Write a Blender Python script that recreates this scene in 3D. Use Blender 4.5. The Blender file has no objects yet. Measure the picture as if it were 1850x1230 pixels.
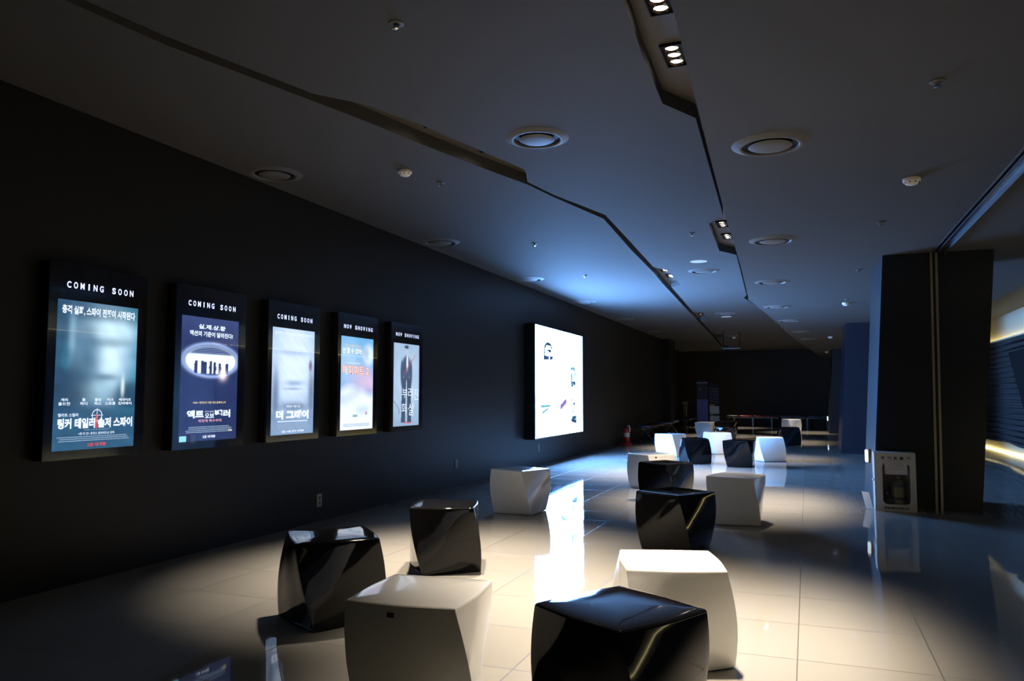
import bpy, bmesh, math, random
import numpy as np
from mathutils import Vector, Matrix

S = bpy.context.scene
COL = S.collection
R = math.radians
random.seed(7)

# ------------------------------------------------------------------ camera, world, exposure
cam = bpy.data.cameras.new('camera')
cam.sensor_width = 36.0
cam.lens = 1387.0 / 1850.0 * 36.0
cam.clip_start = 0.05
camo = bpy.data.objects.new('camera', cam)
COL.objects.link(camo)
camo.location = (0, 0, 1.25)
camo.rotation_euler = (R(90 + 4.165), 0, R(20.97))
S.camera = camo

w = bpy.data.worlds.new('world')
w.use_nodes = True
w.node_tree.nodes['Background'].inputs[0].default_value = (0, 0, 0, 1)
w.node_tree.nodes['Background'].inputs[1].default_value = 0.0
S.world = w

S.view_settings.view_transform = 'Standard'
S.view_settings.look = 'None'
S.view_settings.exposure = 0.0
S.view_settings.gamma = 1.0
S.view_settings.use_curve_mapping = False
S.cycles.max_bounces = 10
S.cycles.diffuse_bounces = 5
S.cycles.glossy_bounces = 6
S.cycles.transparent_max_bounces = 12
S.cycles.sample_clamp_indirect = 4.0
S.cycles.caustics_reflective = False
S.cycles.caustics_refractive = False

SPOT_W = 1040.0           # each recessed ceiling spotlight
SPOT_COL = (1.0, 0.84, 0.64)
LIGHTBOX = 80.0           # radiance of the big lit advertising panel
LIGHTBOX_COL = (0.18, 0.44, 1.0)
LED = 10.0                # cove strips along the slatted wall


# ------------------------------------------------------------------ materials
def new_mat(name):
    m = bpy.data.materials.new(name)
    m.use_nodes = True
    return m, m.node_tree.nodes, m.node_tree.links


def pbr(name, col, rough=0.5, metal=0.0, spec=0.5, coat=0.0, bump=0.0, bscale=60.0, var=0.0, vscale=3.0):
    m, n, l = new_mat(name)
    b = n['Principled BSDF']
    b.inputs['Base Color'].default_value = (*col, 1)
    b.inputs['Roughness'].default_value = rough
    b.inputs['Metallic'].default_value = metal
    b.inputs['Specular IOR Level'].default_value = spec
    b.inputs['Coat Weight'].default_value = coat
    b.inputs['Coat Roughness'].default_value = 0.03
    if bump or var:
        tc = n.new('ShaderNodeTexCoord')
    if bump:
        t = n.new('ShaderNodeTexNoise'); t.inputs['Scale'].default_value = bscale
        l.new(tc.outputs['Object'], t.inputs['Vector'])
        bp = n.new('ShaderNodeBump'); bp.inputs['Strength'].default_value = bump
        bp.inputs['Distance'].default_value = 0.01
        l.new(t.outputs['Fac'], bp.inputs['Height'])
        l.new(bp.outputs['Normal'], b.inputs['Normal'])
    if var:
        t = n.new('ShaderNodeTexNoise'); t.inputs['Scale'].default_value = vscale
        t.inputs['Detail'].default_value = 6
        l.new(tc.outputs['Object'], t.inputs['Vector'])
        mx = n.new('ShaderNodeMix'); mx.data_type = 'RGBA'
        mx.inputs[6].default_value = (*[c * (1 - var) for c in col], 1)
        mx.inputs[7].default_value = (*[min(1, c * (1 + var)) for c in col], 1)
        l.new(t.outputs['Fac'], mx.inputs[0])
        l.new(mx.outputs[2], b.inputs['Base Color'])
    return m


def emit(name, col, strength):
    m, n, l = new_mat(name)
    n.remove(n['Principled BSDF'])
    e = n.new('ShaderNodeEmission')
    e.inputs[0].default_value = (*col, 1)
    e.inputs[1].default_value = strength
    l.new(e.outputs[0], n['Material Output'].inputs[0])
    return m


def emit_print(name):
    """back-lit print: its colours come from the mesh's 'ink' attribute"""
    m, n, l = new_mat(name)
    n.remove(n['Principled BSDF'])
    a = n.new('ShaderNodeAttribute'); a.attribute_name = 'ink'
    e = n.new('ShaderNodeEmission')
    l.new(a.outputs['Color'], e.inputs[0])
    l.new(e.outputs[0], n['Material Output'].inputs[0])
    return m


def ink_pbr(name, rough=0.5):
    m, n, l = new_mat(name)
    a = n.new('ShaderNodeAttribute'); a.attribute_name = 'ink'
    l.new(a.outputs['Color'], n['Principled BSDF'].inputs['Base Color'])
    n['Principled BSDF'].inputs['Roughness'].default_value = rough
    return m


def glass_mat(name):
    m, n, l = new_mat(name)
    n.remove(n['Principled BSDF'])
    fr = n.new('ShaderNodeFresnel'); fr.inputs[0].default_value = 1.35
    tr = n.new('ShaderNodeBsdfTransparent')
    gl = n.new('ShaderNodeBsdfGlossy'); gl.inputs['Roughness'].default_value = 0.01
    mx = n.new('ShaderNodeMixShader')
    ge = n.new('ShaderNodeNewGeometry')                      # reflect on the way in only
    k = n.new('ShaderNodeMath'); k.operation = 'SUBTRACT'; k.inputs[0].default_value = 1.0
    l.new(ge.outputs['Backfacing'], k.inputs[1])
    k2 = n.new('ShaderNodeMath'); k2.operation = 'MULTIPLY'
    l.new(fr.outputs[0], k2.inputs[0]); l.new(k.outputs[0], k2.inputs[1])
    l.new(k2.outputs[0], mx.inputs[0]); l.new(tr.outputs[0], mx.inputs[1]); l.new(gl.outputs[0], mx.inputs[2])
    l.new(mx.outputs[0], n['Material Output'].inputs[0])
    return m


def floor_mat():
    """polished cream porcelain tiles, 0.61 m, each laid a hair out of level"""
    m, n, l = new_mat('polished porcelain tile')
    b = n['Principled BSDF']
    tc = n.new('ShaderNodeTexCoord')
    mp = n.new('ShaderNodeMapping')
    mp.inputs['Location'].default_value = (0.075 / 0.61, -0.335 / 0.61 - 6, 0)
    mp.inputs['Scale'].default_value = (1 / 0.61, 1 / 0.61, 1)
    l.new(tc.outputs['Object'], mp.inputs[0])
    sep = n.new('ShaderNodeSeparateXYZ'); l.new(mp.outputs[0], sep.inputs[0])

    def math_(op, a, bb=None):
        k = n.new('ShaderNodeMath'); k.operation = op
        for i, x in enumerate((a, bb)):
            if x is None: continue
            if isinstance(x, (int, float)): k.inputs[i].default_value = x
            else: l.new(x, k.inputs[i])
        return k.outputs[0]
    edge = []
    cell = []
    for ax in ('X', 'Y'):
        fr = math_('FRACT', sep.outputs[ax])
        d = math_('ABSOLUTE', math_('SUBTRACT', fr, 0.5))
        edge.append(math_('GREATER_THAN', d, 0.5 - 0.0045))
        cell.append(math_('FLOOR', sep.outputs[ax]))
    grout = math_('MAXIMUM', edge[0], edge[1])
    cv = n.new('ShaderNodeCombineXYZ')
    l.new(cell[0], cv.inputs[0]); l.new(cell[1], cv.inputs[1])
    wn = n.new('ShaderNodeTexWhiteNoise'); wn.noise_dimensions = '3D'
    l.new(cv.outputs[0], wn.inputs['Vector'])
    mx = n.new('ShaderNodeMix'); mx.data_type = 'RGBA'
    mx.inputs[6].default_value = (0.305, 0.295, 0.275, 1); mx.inputs[7].default_value = (0.33, 0.318, 0.296, 1)
    l.new(wn.outputs['Value'], mx.inputs[0])
    mg = n.new('ShaderNodeMix'); mg.data_type = 'RGBA'
    l.new(grout, mg.inputs[0]); l.new(mx.outputs[2], mg.inputs[6])
    mg.inputs[7].default_value = (0.10, 0.09, 0.08, 1)
    l.new(mg.outputs[2], b.inputs['Base Color'])
    rg = n.new('ShaderNodeMix'); l.new(grout, rg.inputs[0])
    rg.inputs[2].default_value = 0.035; rg.inputs[3].default_value = 0.5
    l.new(rg.outputs[0], b.inputs['Roughness'])
    # tilt of each tile + faint waviness of the polish
    sub = n.new('ShaderNodeVectorMath'); sub.operation = 'SUBTRACT'
    l.new(wn.outputs['Color'], sub.inputs[0]); sub.inputs[1].default_value = (0.5, 0.5, 0.5)
    sc = n.new('ShaderNodeVectorMath'); sc.operation = 'MULTIPLY'
    l.new(sub.outputs[0], sc.inputs[0]); sc.inputs[1].default_value = (0.006, 0.006, 0)
    nz = n.new('ShaderNodeTexNoise'); nz.inputs['Scale'].default_value = 5.0; nz.inputs['Detail'].default_value = 1.0
    l.new(tc.outputs['Object'], nz.inputs['Vector'])
    s2 = n.new('ShaderNodeVectorMath'); s2.operation = 'SUBTRACT'
    l.new(nz.outputs['Color'], s2.inputs[0]); s2.inputs[1].default_value = (0.5, 0.5, 0.5)
    s3 = n.new('ShaderNodeVectorMath'); s3.operation = 'MULTIPLY'
    l.new(s2.outputs[0], s3.inputs[0]); s3.inputs[1].default_value = (0.008, 0.008, 0)
    ad = n.new('ShaderNodeVectorMath'); ad.operation = 'ADD'
    l.new(sc.outputs[0], ad.inputs[0]); l.new(s3.outputs[0], ad.inputs[1])
    a2 = n.new('ShaderNodeVectorMath'); a2.operation = 'ADD'
    l.new(ad.outputs[0], a2.inputs[0]); a2.inputs[1].default_value = (0, 0, 1)
    nm = n.new('ShaderNodeVectorMath'); nm.operation = 'NORMALIZE'
    l.new(a2.outputs[0], nm.inputs[0])
    l.new(nm.outputs[0], b.inputs['Normal'])
    return m


M = dict(
    floor=floor_mat(),
    wall=pbr('charcoal wall paint', (0.014, 0.0135, 0.0135), 0.45, spec=0.2, bump=0.10, bscale=40, var=0.06, vscale=1.5),
    backwall=pbr('dark back wall paint', (0.022, 0.021, 0.020), 0.6, spec=0.2, bump=0.1, bscale=40),
    ceil=pbr('grey ceiling paint', (0.076, 0.0745, 0.074), 0.8, spec=0.15, bump=0.04, bscale=120),
    slot=pbr('slot interior paint', (0.08, 0.07, 0.056), 0.6, spec=0.3),
    pillar=pbr('dark pillar laminate', (0.009, 0.012, 0.021), 0.30, spec=0.5, bump=0.03, bscale=200),
    slat=pbr('dark wavy slats', (0.055, 0.054, 0.056), 0.4, spec=0.4),
    cove=pbr('cream cove paint', (0.62, 0.57, 0.42), 0.6),
    black=pbr('matt black paint', (0.006, 0.006, 0.0065), 0.6, spec=0.15),
    steel=pbr('brushed steel', (0.50, 0.45, 0.36), 0.32, metal=1.0),
    darksteel=pbr('dark steel', (0.22, 0.22, 0.24), 0.35, metal=1.0),
    chrome=pbr('chrome', (0.75, 0.75, 0.76), 0.12, metal=1.0),
    whitegel=pbr('white gelcoat', (0.88, 0.87, 0.85), 0.14, spec=0.5, coat=0.5, bump=0.045, bscale=7),
    blackgel=pbr('black gelcoat', (0.005, 0.005, 0.006), 0.07, spec=0.16, coat=0.25, bump=0.045, bscale=7),
    casebody=pbr('black case lacquer', (0.010, 0.010, 0.011), 0.25),
    acryl=pbr('black acrylic border', (0.006, 0.006, 0.008), 0.12, spec=0.3),
    glass=glass_mat('clear cover glass'),
    letter=emit('lit white letters', (0.62, 0.70, 1.0), 1.7),
    printing=emit_print('back-lit print'),
    led=emit('warm led strip', (1.0, 0.84, 0.40), LED),
    lamp=emit('halogen lens', (1.0, 0.86, 0.68), 14.0),
    reflector=pbr('lamp reflector', (0.75, 0.50, 0.30), 0.15, metal=1.0),
    ring=pbr('diffuser grey', (0.10, 0.098, 0.096), 0.6),
    white=pbr('white plastic', (0.78, 0.76, 0.73), 0.4),
    greyplate=pbr('socket plate', (0.33, 0.33, 0.31), 0.4),
    socket=pbr('socket inner', (0.10, 0.10, 0.09), 0.4),
    red=pbr('extinguisher red', (0.45, 0.02, 0.02), 0.3, coat=0.4),
    cabinet=pbr('cabinet cream enamel', (0.56, 0.53, 0.47), 0.4),
    print_dark=pbr('dark blue print', (0.02, 0.02, 0.05), 0.5),
    print_red=pbr('red print', (0.35, 0.03, 0.03), 0.5),
    paper=pbr('paper', (0.66, 0.66, 0.62), 0.7),
    tank=pbr('tank yellow grey', (0.30, 0.27, 0.13), 0.3, metal=0.3),
    strap=pbr('grey strap', (0.10, 0.10, 0.10), 0.6),
    guide=emit('lit guide lens', (0.75, 0.92, 1.0), 1.6),
    guidewood=pbr('lamp housing bronze', (0.25, 0.18, 0.13), 0.4),
    seat_red=pbr('maroon seat', (0.16, 0.018, 0.014), 0.25),
    seat_blue=pbr('slate blue seat', (0.05, 0.075, 0.12), 0.25),
    seat_dark=pbr('black seat', (0.015, 0.012, 0.02), 0.3),
    frame_grey=pbr('seat frame grey', (0.10, 0.095, 0.085), 0.4, metal=0.8),
    banner=ink_pbr('printed banner', 0.5),
    stand=pbr('pale stand', (0.42, 0.38, 0.28), 0.5),
    ink_grey=pbr('faint print', (0.30, 0.30, 0.28), 0.7),
)


# ------------------------------------------------------------------ mesh helpers
def bx(bm, x0, x1, y0, y1, z0, z1, bevel=0.0, seg=2):
    r = bmesh.ops.create_cube(bm, size=1.0)
    vs = r['verts']
    bmesh.ops.scale(bm, vec=(abs(x1 - x0), abs(y1 - y0), abs(z1 - z0)), verts=vs)
    bmesh.ops.translate(bm, vec=((x0 + x1) / 2, (y0 + y1) / 2, (z0 + z1) / 2), verts=vs)
    if bevel:
        es = list({e for v in vs for e in v.link_edges})
        bmesh.ops.bevel(bm, geom=es, offset=bevel, segments=seg, affect='EDGES', profile=0.5)
    return vs


def prism(bm, pts, z0, z1):
    a = [bm.verts.new((x, y, z0)) for x, y in pts]
    b = [bm.verts.new((x, y, z1)) for x, y in pts]
    n = len(pts)
    f0 = bm.faces.new(a[::-1]); f1 = bm.faces.new(b)
    for i in range(n):
        bm.faces.new((a[i], a[(i + 1) % n], b[(i + 1) % n], b[i]))
    bmesh.ops.recalc_face_normals(bm, faces=bm.faces)
    bmesh.ops.triangulate(bm, faces=[f0, f1])


def lathe(bm, prof, n=32, c=(0, 0, 0), close=True):
    rings = []
    for r, z in prof:
        rings.append([bm.verts.new((c[0] + r * math.cos(2 * math.pi * k / n), c[1] + r * math.sin(2 * math.pi * k / n), c[2] + z)) for k in range(n)])
    for a, b in zip(rings, rings[1:]):
        for k in range(n):
            bm.faces.new((a[k], a[(k + 1) % n], b[(k + 1) % n], b[k]))
    if close:
        for rg in (rings[0], rings[-1]):
            if len(set(v.co.to_tuple(6) for v in rg)) > 2:
                bm.faces.new(rg)
    bmesh.ops.recalc_face_normals(bm, faces=bm.faces)


def tube(bm, pts, r, n=8):
    pts = [Vector(p) for p in pts]
    rings = []
    for i, p in enumerate(pts):
        d = (pts[min(i + 1, len(pts) - 1)] - pts[max(i - 1, 0)]).normalized()
        up = Vector((0, 0, 1)) if abs(d.z) < 0.9 else Vector((1, 0, 0))
        a = d.cross(up).normalized(); b = d.cross(a).normalized()
        rings.append([bm.verts.new(p + a * r * math.cos(2 * math.pi * k / n) + b * r * math.sin(2 * math.pi * k / n)) for k in range(n)])
    for A, B in zip(rings, rings[1:]):
        for k in range(n):
            bm.faces.new((A[k], A[(k + 1) % n], B[(k + 1) % n], B[k]))
    bm.faces.new(rings[0]); bm.faces.new(rings[-1])
    bmesh.ops.recalc_face_normals(bm, faces=bm.faces)


def obj(name, bm, mat, parent=None, loc=None, smooth=None):
    me = bpy.data.meshes.new(name)
    bm.to_mesh(me); bm.free()
    me.materials.append(M[mat] if isinstance(mat, str) else mat)
    if smooth is not None:
        me.polygons.foreach_set('use_smooth', [True] * len(me.polygons))
        me.set_sharp_from_angle(angle=R(smooth))
    o = bpy.data.objects.new(name, me)
    COL.objects.link(o)
    if parent: o.parent = parent
    if loc: o.location = loc
    return o


def tag(o, label, cat, group=None):
    o['label'] = label; o['category'] = cat
    if group: o['group'] = group
    return o


def thing(name, label, cat, loc=(0, 0, 0), rz=0.0, group=None):
    o = bpy.data.objects.new(name, None)
    o.empty_display_size = 0.1
    COL.objects.link(o)
    o.location = loc; o.rotation_euler = (0, 0, rz)
    return tag(o, label, cat, group)


def struct(name, bm, mat, label=None, parent=None, smooth=None):
    o = obj(name, bm, mat, parent, smooth=smooth)
    if parent is None:
        o['kind'] = 'structure'
        if label: o['label'] = label
    return o


def dup(root, loc, rz=None, label=None, group=None):
    r = root.copy(); COL.objects.link(r); r.location = loc
    if rz is not None: r.rotation_euler = (0, 0, rz)
    if label: r['label'] = label
    if group: r['group'] = group
    for ch in list(root.children):
        c = ch.copy(); COL.objects.link(c); c.parent = r
        for g in ch.children:
            d = g.copy(); COL.objects.link(d); d.parent = c
    return r


def NB(): return bmesh.new()


_txt = {}


def text_geo(s, bold=0.0):
    """outline triangles of a line of writing, in its own plane"""
    key = (s, bold)
    if key in _txt: return _txt[key]
    c = bpy.data.curves.new('writing', 'FONT')
    c.body = s; c.size = 1.0; c.resolution_u = 3; c.offset = bold
    o = bpy.data.objects.new('writing', c); COL.objects.link(o)
    dg = bpy.context.evaluated_depsgraph_get()
    me = bpy.data.meshes.new_from_object(o.evaluated_get(dg))
    v = np.array([p.co[:2] for p in me.vertices]); f = [tuple(p.vertices) for p in me.polygons]
    bpy.data.objects.remove(o); bpy.data.curves.remove(c); bpy.data.meshes.remove(me)
    v = v - v.min(0)
    _txt[key] = (v, f)
    return v, f


def put_text(bm, s, u0, u1, v0, v1, place, bold=0.0, shear=0.0, spacing=None):
    """fit the writing into the box u0..u1 x v0..v1; place(u, v) gives the point in space"""
    if spacing:
        adv = (u1 - u0) / len(s)
        for i, ch in enumerate(s):
            if ch != ' ':
                put_text(bm, ch, u0 + adv * (i + 0.5 - spacing / 2 * (0.35 if ch == 'I' else 1)), u0 + adv * (i + 0.5 + spacing / 2 * (0.35 if ch == 'I' else 1)), v0, v1, place, bold)
        return
    v, f = text_geo(s, bold)
    mx = v.max(0)
    vs = []
    for a, b in v:
        uu = u0 + a / mx[0] * (u1 - u0) + shear * (b / mx[1]) * (v1 - v0)
        vs.append(bm.verts.new(place(uu, v0 + b / mx[1] * (v1 - v0))))
    for t in f:
        try: bm.faces.new([vs[i] for i in t])
        except ValueError: pass


# ------------------------------------------------------------------ the setting
ZC, ZR, ZT = 3.20, 2.87, 3.30       # left and middle ceiling, lower right ceiling, top of the light slots
XW, XR = -4.6, 4.0
Y0, Y1 = -4.0, 34.0

b = NB(); bx(b, -5.6, 4.7, Y0 - 0.2, Y1 + 0.2, -0.12, 0.0)
struct('floor', b, 'floor', 'polished cream tile floor')

b = NB(); bx(b, XW - 0.15, XW, Y0, 26.3, 0, ZC + 0.3)
struct('wall_left', b, 'wall', 'long dark charcoal wall carrying the lit posters')
b = NB(); bx(b, -5.3, -4.32, 26.3, 27.3, 0, ZC + 0.3)
struct('pillar', b, 'wall', 'square dark pier at the far end of the left wall')
b = NB(); bx(b, -5.3, -5.15, 27.3, Y1, 0, ZC + 0.3)
struct('wall_recess', b, 'wall', 'set-back far stretch of the left wall')
b = NB(); bx(b, -5.3, 4.4, Y1, Y1 + 0.15, 0, ZC + 0.3)
struct('wall_back', b, 'backwall', 'almost black wall at the far end of the lobby')
b = NB(); bx(b, -5.0, 4.4, Y0 - 0.15, Y0, 0, ZC + 0.3)
struct('wall_front', b, 'backwall')

# light slots cut through the ceiling: narrow gaps that widen into bays for the spotlights
LL = [(-3.95, -4.0), (-3.37, 2.62), (-3.28, 3.18), (-3.01, 4.13), (-2.86, 4.67), (-2.76, 5.12), (-2.55, 5.91), (-2.36, 6.55), (-2.27, 7.07),
      (-2.04, 8.14), (-2.14, 10.02), (-2.21, 12.0), (-2.28, 13.18), (-2.52, 18.49), (-2.74, 23.77), (-3.12, 31.74), (-3.2, 34.0)]
LR = [(-3.87, -4.0), (-3.28, 2.66), (-3.20, 3.10), (-2.93, 4.05), (-2.73, 4.31), (-2.56, 4.75), (-2.22, 6.12), (-2.33, 6.47), (-2.24, 7.0),
      (-1.98, 7.97), (-2.04, 9.62), (-2.12, 11.5), (-1.98, 11.86), (-2.02, 13.57), (-2.21, 13.72), (-2.41, 17.96), (-2.22, 18.28),
      (-2.33, 19.95), (-2.51, 20.1), (-2.63, 23.9), (-2.44, 24.3), (-2.52, 26.0), (-2.76, 26.2), (-2.98, 31.0), (-2.80, 31.4), (-2.88, 33.2), (-3.1, 33.4), (-3.12, 34.0)]
RL = [(-0.78, -4.0), (-0.80, 3.60), (-0.81, 3.91), (-0.83, 4.24), (-0.85, 5.03), (-0.68, 5.38), (-0.79, 8.29), (-0.80, 8.48), (-0.99, 8.83), (-1.05, 10.52),
      (-0.86, 10.90), (-1.04, 15.36), (-1.12, 15.8), (-0.98, 17.2), (-0.72, 17.5), (-0.46, 21.3), (-0.62, 21.6), (-0.45, 23.6), (-0.26, 23.9), (0.02, 27.6), (-0.1, 27.9), (0.05, 29.8), (0.2, 30.0), (0.45, 34.0)]
RR = [(-0.30, -4.0), (-0.48, 3.07), (-0.53, 4.23), (-0.545, 4.6), (-0.64, 6.94), (-0.69, 8.60), (-0.72, 9.60), (-0.85, 12.91), (-0.875, 13.36), (-0.64, 16.79),
      (-0.35, 22.14), (0.45, 32.74), (0.53, 34.0)]
b = NB(); prism(b, [(-5.3, Y0), *LL, (-5.3, Y1)], ZC, ZT)
struct('ceiling', b, 'ceil', 'grey ceiling panel along the poster wall')
b = NB(); prism(b, LR + RL[::-1], ZC, ZT)
struct('ceiling.001', b, 'ceil', 'grey ceiling panel between the two light slots')
b = NB(); prism(b, RR + [(1.36, Y1), (1.36, Y0)], ZR, ZT)
struct('ceiling.002', b, 'ceil', 'lower grey ceiling panel along the pillars')
b = NB(); prism(b, [(1.48, Y0), (1.48, Y1), (3.0, Y1), (3.0, Y0)], ZR, ZT)
struct('ceiling.003', b, 'ceil', 'dark ceiling strip to the right of the shutter track')
b = NB(); bx(b, 3.0, 4.4, Y0, Y1, 3.05, ZT)
struct('ceiling.004', b, 'ceil', 'raised ceiling over the glowing cove')
b = NB(); bx(b, -5.3, 4.4, Y0, Y1, ZT, ZT + 0.1)
struct('ceiling.005', b, 'slot', 'roof of the light slots')

# steel track of the fire shutter in the ceiling
b = NB()
bx(b, 1.36, 1.375, Y0, 9.75, ZR - 0.006, ZR + 0.12)
bx(b, 1.40, 1.415, Y0, 9.75, ZR - 0.012, ZR + 0.12)
bx(b, 1.475, 1.48, Y0, 9.75, ZR - 0.035, ZR + 0.12)
bx(b, 1.415, 1.475, Y0, 9.75, ZR + 0.0, ZR + 0.02)
struct('trim_1', b, 'darksteel', 'steel fire shutter track running along the ceiling')

# slatted wall on the right with glowing coves above and below it
wall_r = NB(); bx(wall_r, 4.12, 4.4, Y0, Y1, 0, 3.3)
wr = struct('wall_right', wall_r, 'cove', 'wavy dark slatted wall with glowing cream coves')
b = NB()
ys = np.arange(Y0, Y1 + 0.01, 0.25)
nsl = 19
for i in range(nsl):
    z0 = 0.24 + i * (2.21 / nsl)
    ph = 0.5 * math.sin(i * 0.55)
    pts = [3.92 + 0.05 * math.sin(y * 1.7 + ph) + 0.03 * math.sin(y * 0.63 + 1.0) for y in ys]
    hgt = 2.21 / nsl
    prof = [(0.10, 0.0), (0.0, 0.012), (-0.015, 0.035), (0.0, hgt * 0.62), (0.06, hgt * 0.66), (0.10, hgt * 0.66)]
    rows = [[b.verts.new((px + dx, y, z0 + dz)) for dx, dz in prof] for y, px in zip(ys, pts)]
    for A, B in zip(rows, rows[1:]):
        for k in range(len(prof)):
            b.faces.new((A[k], A[(k + 1) % len(prof)], B[(k + 1) % len(prof)], B[k]))
bx(b, 4.03, 4.06, Y0, Y1, 0.24, 2.45)
bmesh.ops.recalc_face_normals(b, faces=b.faces)
struct('slats', b, 'slat', parent=wr)
b = NB(); bx(b, 3.93, 4.12, Y0, Y1, 2.45, 2.48)
struct('cove_ledge', b, 'cove', parent=wr)
b = NB(); bx(b, 4.04, 4.07, Y0, Y1, 2.481, 2.50)
struct('led_strip', b, 'led', parent=wr)
b = NB(); bx(b, 4.07, 4.10, Y0, Y1, 0.0, 0.02)
struct('led_strip', b, 'led', parent=wr)

# leaning black portal in front of the slatted wall
b = NB()
pts = [(16.55, 2.06), (12.5, 2.12), (12.5, 0.0), (14.75, 0.0)]
f = [[b.verts.new((x, y, z)) for y, z in pts] for x in (3.5, 3.74)]
b.faces.new(f[0]); b.faces.new(f[1][::-1])
for k in range(4): b.faces.new((f[0][k], f[0][(k + 1) % 4], f[1][(k + 1) % 4], f[1][k]))
bmesh.ops.recalc_face_normals(b, faces=b.faces)
tag(obj('entrance_portal', b, 'black'), 'leaning black portal slab before the slatted wall, at the right picture edge', 'portal')


# leaning pillars
def pillar(y, label):
    b = NB()
    lo = [(0.670, y), (1.748, y), (1.748, y + 1.05), (0.640, y + 1.05)]
    hi = [(0.855, y), (1.968, y), (1.968, y + 1.05), (0.815, y + 1.05)]
    A = [b.verts.new((x, yy, 0)) for x, yy in lo]; B = [b.verts.new((x, yy, ZR)) for x, yy in hi]
    b.faces.new(A[::-1]); b.faces.new(B)
    for k in range(4): b.faces.new((A[k], A[(k + 1) % 4], B[(k + 1) % 4], B[k]))
    bmesh.ops.recalc_face_normals(b, faces=b.faces)
    bmesh.ops.bevel(b, geom=[e for e in b.edges if abs((e.verts[0].co - e.verts[1].co).z) > 1], offset=0.012, segments=2, affect='EDGES')
    p = struct('pillar', b, 'pillar', label)
    for dx in (0.0, 0.052):
        g = NB()
        q = [(1.305 + dx, 1.33 + dx)[0], 1.33 + dx]
        v = []
        for z, off in ((0.0, -0.012), (ZR, 0.028)):
            v.append([g.verts.new((xx + off, yy, z)) for xx, yy in ((q[0], y - 0.018), (q[1], y - 0.018), (q[1], y + 0.002), (q[0], y + 0.002))])
        g.faces.new(v[0][::-1]); g.faces.new(v[1])
        for k in range(4): g.faces.new((v[0][k], v[0][(k + 1) % 4], v[1][(k + 1) % 4], v[1][k]))
        bmesh.ops.recalc_face_normals(g, faces=g.faces)
        struct('shutter_guide', g, 'steel', parent=p)
    return p


pillar(9.70, 'nearest leaning dark pillar, behind the respirator cabinet')
pillar(18.46, 'second leaning dark pillar')
pillar(28.2, 'farthest leaning dark pillar')


# ------------------------------------------------------------------ recessed spotlights in the slot bays
def make_spot(label, loc, rz):
    t = thing('recessed_spotlight', label, 'spotlight', loc, rz, 'recessed spotlights in the ceiling slots')
    b = NB()
    for x0, x1, y0, y1 in ((-0.085, -0.075, -0.2, 0.2), (0.075, 0.085, -0.2, 0.2), (-0.075, 0.075, -0.2, -0.19), (-0.075, 0.075, 0.19, 0.2)):
        bx(b, x0, x1, y0, y1, -0.024, 0)
    bx(b, -0.075, 0.075, -0.19, 0.19, -0.004, 0)
    obj('housing', b, 'black', t)
    for k in (-1, 0, 1):
        b = NB(); lathe(b, [(0.058, -0.022), (0.05, -0.012), (0.047, -0.006)], 24, (0, k * 0.123, 0), close=False)
        rf = obj('reflector', b, 'reflector', t, smooth=40)
        b = NB(); lathe(b, [(0.0005, -0.014), (0.025, -0.0125), (0.046, -0.006)], 24, (0, k * 0.123, 0), close=False)
        obj('lamp', b, 'lamp', rf, smooth=60)
    L = bpy.data.lights.new('spot_beam', 'SPOT')
    L.energy = SPOT_W; L.color = SPOT_COL; L.spot_size = R(62); L.spot_blend = 1.0; L.shadow_soft_size = 0.06
    o = bpy.data.objects.new('spot_beam', L); COL.objects.link(o); o.parent = t; o.location = (0, 0, -0.04)
    t.scale = (0.76, 0.76, 0.76)
    return t


SPOTS = [(-0.667, 3.84, 0, 'triple spotlight cut by the top picture edge in the right slot'),
         (-0.69, 4.52, 0, 'triple spotlight shining fully in view in the near right slot bay'),
         (-0.885, 9.29, 0, 'farther spotlight bay of the right slot, first of its two lamps'),
         (-0.90, 10.03, 0, 'farther spotlight bay of the right slot, second lamp beside the slot end'),
         (-2.57, 4.95, 12, 'hidden spotlight washing the near scallop of the left slot'),
         (-2.41, 5.65, 12, 'hidden spotlight washing the farther scallop of the left slot'),
         (-2.10, 12.33, 3, 'first lamp in the bay of the left slot beside the white ceiling disc'),
         (-2.115, 13.0, 3, 'second lamp in the bay of the left slot beside the white ceiling disc'),
         (-2.34, 18.6, 5, 'hidden lamp of the third bay of the left slot'),
         (-2.40, 19.3, 5, 'bright lamp of the third bay of the left slot'),
         (-2.6, 25.2, 5, 'small bright lamp of the fourth bay of the left slot'),
         (-0.88, 16.4, -8, 'spotlight hidden above the step of the right ceiling'),
         (-0.45, 22.4, -8, 'spotlight behind the right ceiling step, towards the back benches'),
         (0.02, 28.6, -8, 'farthest spotlight behind the right ceiling step'),
         (-3.0, 32.0, 8, 'last spotlight of the left slot near the back wall')]
base = None
for x, y, a, lab in SPOTS:
    if base is None: base = make_spot(lab, (x, y, ZT), R(a))
    else: dup(base, (x, y, ZT), R(a), lab)


# ------------------------------------------------------------------ things on the ceiling
def make_diffuser(label, loc):
    t = thing('ceiling_diffuser', label, 'air vent', loc, 0, 'round air diffusers in the ceiling')
    b = NB(); lathe(b, [(0.172, -0.002), (0.174, -0.014), (0.182, -0.019), (0.195, -0.018), (0.225, -0.006), (0.242, 0.0)], 48, close=False)
    obj('outer_ring', b, 'ring', t, smooth=50)
    b = NB(); lathe(b, [(0.0005, -0.001), (0.17, -0.001)], 48, close=False)
    obj('throat_shade', b, 'black', t)  # flat black disc: shade of a recess put into colour, ceiling is solid here
    b = NB(); lathe(b, [(0.0005, -0.028), (0.08, -0.0265), (0.12, -0.021), (0.135, -0.014), (0.13, -0.010), (0.03, -0.008), (0.028, -0.0015), (0.0005, -0.0015)], 48, close=False)
    obj('centre_disc', b, 'ring', t, smooth=50)
    return t


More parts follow.
